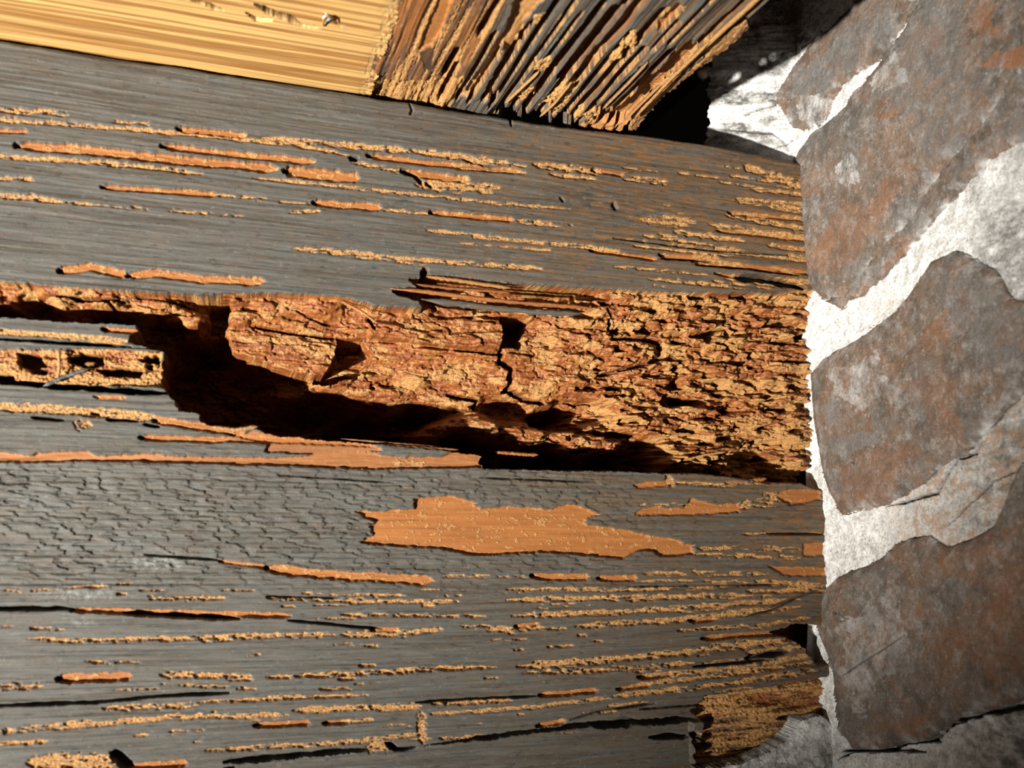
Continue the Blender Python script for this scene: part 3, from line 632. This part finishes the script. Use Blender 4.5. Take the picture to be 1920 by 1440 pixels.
# broad bare tan wedge
W, m = J.poly([(862, 186), (925, 95), (962, 30), (975, -60), (1085, -220), (1180, -220), (1075, -60), (1000, 20), (985, 45), (945, 130), (915, 185)], 8, 5, 14, 14, 211)
J.cut((W, m), 9 + 4 * sfbm(ag[W] / 12, b_[W] / 90, 212, 3), frass=.55, orange=.8)
W, m = J.poly([(873, 187), (905, 145), (945, 82), (950, 95), (915, 160), (905, 187)], 4, 4, 9, 9, 213); J.put((W, m), -2 + 1.5 * sfbm(ag[W] / 5, b_[W] / 80, 214, 3), frass=0, orange=0)
W, m = J.poly([(785, 98), (800, 50), (828, -10), (850, -10), (832, 50), (812, 85), (795, 100)], 4, 3, 14, 10, 215); J.cut((W, m), 7, orange=1, frass=.15)
W, m = J.poly([(786, 104), (800, 92), (815, 90), (812, 120), (808, 140), (798, 128)], 4, 4, 8, 8, 216); J.put((W, m), 2, dark=.6, frass=0)
def jg(x0, y0, y1, w_, d, **at):                      # a gallery along the joist's grain, from y0 (low) to y1 (high)
    x0 = 850 + (x0 - 850) * 1.25 if x0 > 850 else x0
    p = [(xat(y, x0), y) for y in np.linspace(y0, y1, 6)]
    W, m = J.line(p, w_ * 1.1, .06, .30, seed(), w_ * (939 - y1) / (939 - y0), gs=75)
    J.cut((W, m), d + 3 * sfbm(ag[W] / 5, b_[W] / 340, seed(), 3), **at)
    W2, m2 = J.line([(x - w_ * .55, y) for x, y in p], 3, .06, .55, seed(), 4, .4, gs=45)   # crumbs on the lips
    J.cut((W2, m2), 2, frass=.9, orange=0)
    W2, m2 = J.line([(x + w_ * .6, y) for x, y in p], 3.5, .06, .55, seed(), 5, .55, gs=45)
    J.cut((W2, m2), 2, frass=.9, orange=0)
for x0, y0, y1, w_, d in [(838, 190, 120, 9, 26), (823, 146, 92, 12, 42), (868, 190, 60, 7, 18), (888, 195, 95, 7, 18), (908, 190, 40, 8, 24), (925, 200, -120, 9, 34), (848, 70, -60, 14, 24),
        (945, 215, -10, 7, 36), (962, 215, 20, 6, 38), (982, 220, -220, 13, 34), (1000, 150, 10, 8, 30), (1010, 215, -220, 12, 32), (1030, 220, -220, 15, 26), (1052, 225, 60, 10, 36), (1070, 222, 20, 12, 26),
        (1088, 228, 90, 9, 36), (1108, 232, 120, 10, 30), (1128, 235, 92, 12, 30), (1146, 238, 84, 12, 30), (1160, 240, 70, 13, 30), (1172, 236, 100, 8, 30), (1085, 60, 15, 14, 16), (1098, 95, 40, 8, 14), (1112, 85, -40, 9, 14), (1160, 95, -220, 9, 26), (1176, 110, -220, 8, 30)]:
    jg(x0, y0, y1, w_, d, orange=.95, frass=0)
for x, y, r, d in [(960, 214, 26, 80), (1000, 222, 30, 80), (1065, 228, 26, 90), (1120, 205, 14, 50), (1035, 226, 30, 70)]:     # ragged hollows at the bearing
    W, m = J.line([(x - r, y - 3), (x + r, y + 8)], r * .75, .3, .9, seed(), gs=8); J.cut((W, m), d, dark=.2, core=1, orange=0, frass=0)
for x, y, r in [(1018, 122, 16), (1012, 35, 12), (1055, 180, 22), (1045, 195, 20), (985, 175, 18), (1110, 222, 16), (1085, 215, 14), (1025, 190, 14), (1155, 110, 12), (1180, 80, 16)]:
    W, m = J.line([(x - r, y + r * .6), (x + r, y - r * .6)], r, .3, 1.0, seed(), dens=.8, gs=6); J.put((W, m), 1 + 5 * sfbm(JX[W] / 4, JY[W] / 4, seed(), 3), frass=1, orange=0, dark=0)
W, m = J.poly([(1090, 236), (1130, 215), (1200, 175), (1230, 160), (1200, 200), (1190, 262), (1090, 262)], 7, 7, 12, 10, 231); J.cut((W, m), 8 + 9 * sfbm(ag[W] / 7, b_[W] / 30, 232, 3), orange=.8, frass=.3)
rk = 1256 + 6 * sfbm(JY / 14, JY * 0, 221, 4) + 10 * smooth(60, 0, JY)
lk = 684 + 5 * sfbm(JY / 12, JY * 0, 222, 4)
selJ = (key > lk) & (key < rk + 4) & (JY < 77 + .1531 * JX)
J.soften(.2)
joist = empty('eaten_joist', (0, -.06, ZJ), 'dark joist eaten into deep parallel ridges, running over the beam towards the viewer', 'joist')
J.mesh('joist_body', m_joist, selJ, (0, 0, 1), joist, skirt=.13)
W, m = J.poly([(1178, 248), (1186, 222), (1215, 190), (1262, 148), (1292, 118), (1330, 92), (1372, 60), (1396, 48), (1404, 60), (1382, 82), (1340, 112), (1332, 122), (1296, 142), (1262, 172), (1250, 182), (1228, 204), (1205, 232), (1190, 250)], 6, 4, 7, 9, 240)
fm = np.zeros(J.H.shape, bool); fm[W] = m > .4
FH = -8 + 5 * sfbm(ag / 14, b_ / 90, 241, 4) + 2.0 * sfbm(JX / 5, JY / 5, 242, 3) + 14 * smooth(1150, 1185, key)
svF = J.A; J.A = {k: np.zeros_like(v) for k, v in svF.items()}; J.A['orange'] += .55; J.A['frass'] += .75 * (fbm(ag / 10, b_ / 50, 243, 4) > .45)
svH = J.H
fo = J.mesh('splinter', m_joist, fm, (0, 0, 1), joist, skirt=.004, H=FH); fo['label'] = 'long pale torn splinter hanging from the right edge'
J.A = svF
for k, (pts, w_, off, at) in enumerate([([(1205, 205), (1300, 105), (1420, -5), (1560, -130)], 9, 3, {'frass': .8, 'orange': .4}), ([(1190, 215), (1260, 140), (1330, 72)], 6, 6, {'frass': .7, 'orange': .5}), ([(1012, 215), (1040, 190), (1072, 150)], 4, 4, {'frass': .7}),
        ([(1170, 222), (1205, 186), (1240, 152)], 4, 6, {'orange': .7, 'frass': .4}), ([(1130, 200), (1180, 150), (1215, 112)], 3, 4, {'frass': .6}), ([(948, 190), (980, 160), (1010, 132)], 4, 3, {'frass': .8}), ([(1340, 70), (1440, -15), (1560, -115)], 5, -4, {'brown': 1.})]):
    splinter('splinter', m_joist, pts, w_, 7, off, 2, ZJ, joist, seed_=k + 70, attr=at)

# ---------------------------------------------------------------- yellow board
ZY = .1440
Yb = Surf(-160, 790, -200, 190, 1.5, 2, ZY)
for n in ('orange', 'frass', 'dark'): Yb.attr(n)
yu = Yb.P[..., 0] / MM; yv = Yb.P[..., 1] / MM
Yb.H += sfbm(yu / 900, yv / 6.5, 301, 2) * 1.1 + sfbm(yu / 300, yv / 40, 302, 3) * 3
Yb.H += smooth(15, 75, yv) * 14                          # eased lower edge
def yk(pts, w_, d=14, **at): Yb.cut(Yb.line(pts, w_, .3, .3, seed(), gs=20), d, **at)
yk([(350, -6), (385, 8), (418, 20)], 7, 14, dark=1); yk([(478, 10), (520, 28), (545, 36), (568, 48)], 10, 16, dark=1); yk([(462, 25), (480, 36), (510, 38)], 4, dark=.4); yk([(560, 46), (600, 52)], 3, orange=.8)
yk([(612, 30), (640, 50)], 4, 6, orange=.9); Yb.cut(Yb.line([(638, 50), (652, 55)], 9, .4, .5, 5), -3, frass=1)
W, m = Yb.poly([(430, 0), (480, 2), (560, 40), (610, 55), (560, 58), (500, 30)], 5, 4, 20, 8, 311); Yb.A['frass'][W] = np.maximum(Yb.A['frass'][W], m * .35)
kY = 425 + (Yb.PX - 425) * 779.0 / (939 - Yb.PY)
ed = 700 + 7 * sfbm(Yb.PY / 9, Yb.PY * 0, 312, 4)
nr = smooth(34, 6, ed - kY) * (fbm(Yb.PX / 8, Yb.PY / 6, 313, 3) > .45); Yb.A['frass'] = np.maximum(Yb.A['frass'], nr * .9); Yb.H += nr * 3 * fbm(Yb.PX / 4, Yb.PY / 4, 314)
board = empty('pine_board', (-.16, -.05, ZY), 'clean yellow pine board with fine straight grain, above the grey beam at top left', 'board')
Yb.mesh('board_body', m_yel, (kY < ed) & (Yb.PY < 78 + .1531 * Yb.PX), (0, 0, 1), board, skirt=.03)
# small nail with a shred of fibre
def tube(name, mat, P, rad, parent, n=10):
    V = []; Fc = []
    for k, p in enumerate(P):
        d = (P[min(k + 1, len(P) - 1)] - P[max(k - 1, 0)]); d = d / np.linalg.norm(d)
        a = np.cross(d, [.3, .9, .2]); a /= np.linalg.norm(a); b = np.cross(d, a)
        r = rad[k]
        V += [p + r * (a * math.cos(t) + b * math.sin(t)) for t in np.linspace(0, 2 * math.pi, n, endpoint=False)]
    for k in range(len(P) - 1):
        for q in range(n): Fc.append((k * n + q, k * n + (q + 1) % n, (k + 1) * n + (q + 1) % n, (k + 1) * n + q))
    Fc.append(tuple(range(n - 1, -1, -1))); Fc.append(tuple((len(P) - 1) * n + q for q in range(n)))
    return raw(name, V, Fc, mat, parent)
p0 = unproject(612, 28, 2, ZY)
tube('nail', m_nail, [p0 + np.array(v) for v in [(0, 0, .002), (.0002, -.0002, -.0012), (.0002, -.0002, -.0014), (.0003, -.0003, -.0019), (.0003, -.0003, -.0021)]], [.0008, .0008, .0019, .0019, .0012], board)['label'] = 'small blue-grey nail head'
tube('fibre', m_yel, [unproject(x, y, 2, ZY - o_) for x, y, o_ in [(607, 49, .0005), (606, 38, .0022), (612, 30, .0025), (622, 35, .0018), (632, 44, .0008)]], [.0003, .0004, .0004, .0004, .0002], board, 6)

# ---------------------------------------------------------------- brick wall
XW = .180
Wl = Surf(1236, 2060, -170, 1580, 1.7, 0, XW)
wx_, wy_ = Wl.PX, Wl.PY
_D = Wl.P - CAM; _y = Wl.P[..., 1]                   # above the beam the wall turns to face the viewer
_yt = np.where(_y > .012, .012 + (_y - .012) * .22, _y); Wl.P = CAM + _D * ((_yt - CAM[1]) / _D[..., 1])[..., None]
wy3 = Wl.P[..., 1] / MM; wz3 = Wl.P[..., 2] / MM
for n in ('lime', 'rust', 'grey', 'dark'): Wl.attr(n)
lowf = np.interp(Wl.P[..., 2], [-.25, -.186, -.0725, .0, .048, .141, .21, .3], [-8, -8, -12, -1, 7, 20, 14, 0]).astype(np.float32)   # lean of the wall face, px (+ = towards the beam)
base = -lowf
base += 9 * sfbm(wy3 / 260, wz3 / 260, 401, 3)
MH = base + 6 + 7 * sfbm(wy3 / 60, wz3 / 60, 402, 5, .55) + 2.2 * sfbm(wy3 / 9, wz3 / 9, 403, 4, .65)
# recess behind the beam line above it
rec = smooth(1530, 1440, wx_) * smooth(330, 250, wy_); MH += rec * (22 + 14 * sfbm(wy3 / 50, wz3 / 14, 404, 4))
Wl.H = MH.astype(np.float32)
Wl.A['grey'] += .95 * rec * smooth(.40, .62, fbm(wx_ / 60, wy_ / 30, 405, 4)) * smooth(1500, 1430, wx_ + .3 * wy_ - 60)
Wl.A['grey'] = np.maximum(Wl.A['grey'], smooth(1640, 1900, wx_ + 30 * sfbm(wx_ / 50, wy_ / 50, 406)) * .9 * (wy_ > 560)); Wl.A['grey'] = np.maximum(Wl.A['grey'], .8 * smooth(1800, 1880, wx_) * (wy_ < 560) * (1 - np.exp(-((wx_ - 1880) / 70) ** 2 - ((wy_ - 315) / 55) ** 2)))
Wl.A['grey'] = np.maximum(Wl.A['grey'], .9 * smooth(1370, 1400, wy_) * smooth(1600, 1500, wx_) * smooth(.35, .5, fbm(wx_ / 30, wy_ / 30, 408)))
Wl.A['rust'] += .7 * smooth(1600, 1720, wx_) * (wy_ > 560) * (wy_ < 1100)
def wcrk(pts, w_, d, S_=Wl, **at): S_.cut(S_.line(pts, w_, .15, .8, seed()), d, **at)
wall = empty('wall_right', (XW + .02, -.05, 0), kind='structure')
def wcut(Hh, pts, w_, d, dk=.8):
    W, m = Wl.line(pts, w_, .15, .7, seed()); Hh[W] = np.where(m > .4, Hh[W] + d, Hh[W]); Wl.A['dark'][W] = np.where(m > .4, dk, Wl.A['dark'][W])
MHH = Wl.H
for p, w_, d in [([(1645, 950), (1740, 925), (1780, 862), (1830, 818)], 5, 12), ([(1565, 1410), (1640, 1402), (1740, 1385), (1775, 1352), (1840, 1338), (2060, 1300)], 13, 26), ([(1560, 1425), (1600, 1400), (1720, 1412)], 8, 18), ([(1780, 860), (1820, 850)], 6, 16), ([(1335, 240), (1440, 250), (1490, 290)], 4, 14), ([(1380, 215), (1450, 190)], 4, 12),
                 ([(1450, 275), (1490, 262)], 3, 10), ([(1760, 985), (1850, 900), (1950, 860)], 3, 6), ([(1590, 120), (1640, 70)], 5, 10)]:
    wcut(MHH, p, w_, d)
keepm = (wx_ > 1500) | ((wy_ < 330 + (wx_ - 1500) * .1) & (wx_ > 1318 + 8 * sfbm(wy_ / 14, wy_ * 0, 409)))
Wl.mesh('mortar', m_mortar, keepm, (1, 0, 0), wall, skirt=.02)
Wl.A['dark'] *= 0
BR = [
 ('a', [(1492, 330), (1508, 285), (1532, 250), (1600, 200), (1660, 130), (1705, 70), (1748, -10), (1830, -170), (2060, -170), (2060, 110), (1925, 150), (1862, 240), (1780, 322), (1722, 402), (1660, 465), (1585, 560), (1548, 562), (1515, 530), (1500, 470), (1494, 400)], 13),
 ('b', [(1910, 140), (2060, 100), (2060, 260), (1930, 262), (1862, 305), (1790, 375), (1700, 470), (1625, 545), (1580, 580), (1548, 566), (1575, 552), (1650, 458), (1712, 394), (1775, 314), (1852, 232)], 6),
 ('c', [(1515, 700), (1540, 672), (1600, 640), (1680, 580), (1720, 530), (1748, 490), (1800, 470), (1868, 505), (1900, 560), (2060, 600), (2060, 700), (1920, 735), (1852, 800), (1800, 845), (1760, 870), (1720, 905), (1650, 945), (1570, 965), (1545, 920), (1530, 850), (1520, 780)], 14),
 ('d', [(1522, 1165), (1532, 1110), (1560, 1082), (1620, 1060), (1690, 1008), (1728, 1004), (1760, 1026), (1812, 1010), (1852, 985), (1900, 880), (1960, 830), (2060, 790), (2060, 1285), (1925, 1308), (1840, 1332), (1772, 1346), (1735, 1385), (1640, 1402), (1592, 1405), (1568, 1370), (1556, 1300), (1548, 1250), (1530, 1200)], 15),
 ('e', [(1462, 180), (1490, 135), (1520, 90), (1600, 20), (1680, -40), (1790, -170), (1820, -170), (1740, -10), (1700, 72), (1668, 110), (1590, 160), (1555, 230), (1528, 252), (1500, 240), (1478, 216)], 10),
]
LB = dict(a='large brown upper brick with rust patches', b='thin brown layer under the upper brick', c='middle brick with grey spots between two white joints', d='large dim brick at bottom right', e='grey brick at the top, partly in shadow')
for nm, pts, bulge in BR:
    W, m = Wl.poly(pts, 5, 5, 30, 24, seed())
    mk = np.zeros(Wl.H.shape, bool); mk[W] = m > .4
    # distance to the outline, for the rounded edge
    d = np.full(Wl.H.shape, 1e9)
    for k in range(len(pts)):
        ax, ay = pts[k]; bx, by = pts[(k + 1) % len(pts)]
        l2 = (bx - ax) ** 2 + (by - ay) ** 2; t = np.clip(((wx_ - ax) * (bx - ax) + (wy_ - ay) * (by - ay)) / l2, 0, 1)
        d = np.minimum(d, np.hypot(wx_ - ax - t * (bx - ax), wy_ - ay - t * (by - ay)))
    dd = np.clip(d / 46, 0, 1); rim = np.sqrt(1 - (1 - dd) ** 2)
    Hb = base + 7 - bulge * rim - 3 + 5 * sfbm(wy3 / 90, wz3 / 90, seed(), 4) + 1.3 * sfbm(wy3 / 12, wz3 / 12, seed(), 4, .6)
    Wl.A['lime'] = np.clip(np.exp(-d / 11) * .9 * smooth(.48, .66, fbm(wx_ / 22, wy_ / 22, seed(), 4)), 0, 1).astype(np.float32)
    Wl.A['rust'] *= 0; Wl.A['grey'] *= 0; Wl.A['dark'] *= 0
    def blob(name, pts_, v=1.0, j=9):
        W2, m2 = Wl.poly(pts_, j, j, 22, 18, seed()); Wl.A[name][W2] = np.maximum(Wl.A[name][W2], m2 * v)
    if nm == 'a':
        blob('rust', [(1848, 10), (1880, 0), (1885, 55), (1920, 80), (1870, 70), (1850, 60)]); blob('rust', [(1855, 130), (1900, 100), (2060, 60), (2060, 120), (1920, 135)]); blob('rust', [(1665, 225), (1740, 190), (1800, 145), (1815, 140), (1760, 180), (1700, 225)]); blob('rust', [(1740, 60), (1800, 55), (1790, 100), (1745, 85)], .6, 14)
        blob('rust', [(1560, 430), (1590, 380), (1640, 385), (1680, 330), (1700, 350), (1640, 450), (1570, 520), (1510, 500)], .55, 12); blob('grey', [(1700, 120), (1780, 110), (1880, 140), (1850, 230), (1760, 330), (1735, 350), (1740, 260), (1690, 200)], .55, 20); blob('grey', [(1690, 20), (1830, -20), (1840, 120), (1720, 150)], .6, 20)
        blob('lime', [(1580, 320), (1620, 280), (1630, 340), (1600, 350)], .7, 12); blob('lime', [(1650, 160), (1700, 100), (1730, 150), (1670, 190)], .6, 14)
        wcut(Hb, [(1935, 150), (1868, 245), (1785, 325)], 3, 5)
    if nm == 'b': blob('grey', [(1800, 330), (1930, 200), (2060, 150), (2060, 260), (1930, 262), (1860, 300)], .6, 14); blob('rust', [(1580, 570), (1640, 520), (1720, 430), (1700, 470), (1620, 545)], .7, 6)
    if nm == 'c':
        blob('grey', [(1545, 760), (1575, 745), (1585, 790), (1555, 800)], .9, 5); blob('grey', [(1560, 820), (1640, 808), (1655, 835), (1610, 842), (1590, 860), (1560, 848)], .8, 6); blob('grey', [(1740, 500), (1900, 540), (2060, 620), (2060, 700), (1860, 690), (1780, 560)], .5, 20)
        blob('rust', [(1560, 880), (1610, 845), (1700, 840), (1800, 780), (1800, 700), (1690, 720), (1760, 800), (1660, 935), (1575, 950)], .45, 16); blob('lime', [(1560, 700), (1640, 660), (1680, 700), (1620, 780), (1580, 740)], .55, 22); blob('rust', [(1730, 620), (1790, 580), (1790, 640), (1740, 660)], .6, 10)
        wcut(Hb, [(1598, 862), (1602, 870)], 7, 12)
    if nm == 'd':
        blob('rust', [(1700, 1060), (1800, 1030), (2060, 900), (2060, 1250), (1850, 1270), (1760, 1200), (1850, 1100)], .5, 40); blob('lime', [(1570, 1180), (1660, 1100), (1700, 1200), (1620, 1340), (1580, 1300)], .45, 30); blob('grey', [(1660, 1220), (1720, 1190), (1720, 1260), (1650, 1270)], .5, 16)
        blob('rust', [(1670, 1350), (1735, 1340), (1730, 1380), (1680, 1375)], .8, 8); wcut(Hb, [(1578, 1266), (1640, 1225), (1690, 1190)], 2.5, 4); wcut(Hb, [(1563, 1145), (1568, 1152)], 5, 8)
    if nm == 'e': blob('grey', [(1500, 150), (1600, 60), (1700, -20), (1700, 60), (1590, 150), (1500, 190)], .7, 22); blob('lime', [(1500, 180), (1560, 180), (1590, 200), (1530, 250)], .8, 14)
    Wl.mesh('brick', m_brick, mk, (1, 0, 0), wall, skirt=.016, H=Hb.astype(np.float32))['label'] = LB[nm]

# mortar smeared over the beam's lower right corner
K_ = Surf(1290, 1620, 1330, 1560, 1.5, 1, -.001)
for n in ('lime', 'rust', 'grey', 'dark'): K_.attr(n)
kp = [(1306, 1450), (1390, 1432), (1440, 1412), (1478, 1388), (1500, 1352), (1540, 1342), (1575, 1370), (1600, 1420), (1600, 1560), (1290, 1560)]
W, m = K_.poly(kp, 3, 3, 40, 40, 901); km = np.zeros(K_.H.shape, bool); km[W] = m > .4
kd = np.full(K_.H.shape, 1e9)
for (ax, ay), (bx, by) in zip(kp[:-2], kp[1:-1]):
    t_ = np.clip(((K_.PX - ax) * (bx - ax) + (K_.PY - ay) * (by - ay)) / ((bx - ax) ** 2 + (by - ay) ** 2), 0, 1); kd = np.minimum(kd, np.hypot(K_.PX - ax - t_ * (bx - ax), K_.PY - ay - t_ * (by - ay)))
K_.H = (-20 * smooth(-10, 90, kd) + 6 * sfbm(K_.PX / 22, K_.PY / 22, 902, 5) + 2).astype(np.float32)
K_.A['grey'] += .75 * (1 - np.exp(-((K_.PX - 1520) / 40) ** 2 - ((K_.PY - 1370) / 30) ** 2))
K_.mesh('mortar', m_mortar, km, (0, 1, 0), wall, skirt=.02)

# ---------------------------------------------------------------- surroundings, coloured dark for the unlit void
def slabbox(name, a, b, mat, kind='structure'):
    V = [(x, y, z) for x in (a[0], b[0]) for y in (a[1], b[1]) for z in (a[2], b[2])]
    o = raw(name, V, [(0, 1, 3, 2), (4, 6, 7, 5), (0, 4, 5, 1), (2, 3, 7, 6), (0, 2, 6, 4), (1, 5, 7, 3)], mat, None, False); o['kind'] = kind; return o
slabbox('ceiling', (-.9, -.1, .281), (.21, .62, .30), m_subfloor)
slabbox('wall_back', (-.9, .60, -.5), (.21, .64, .281), m_unlit)
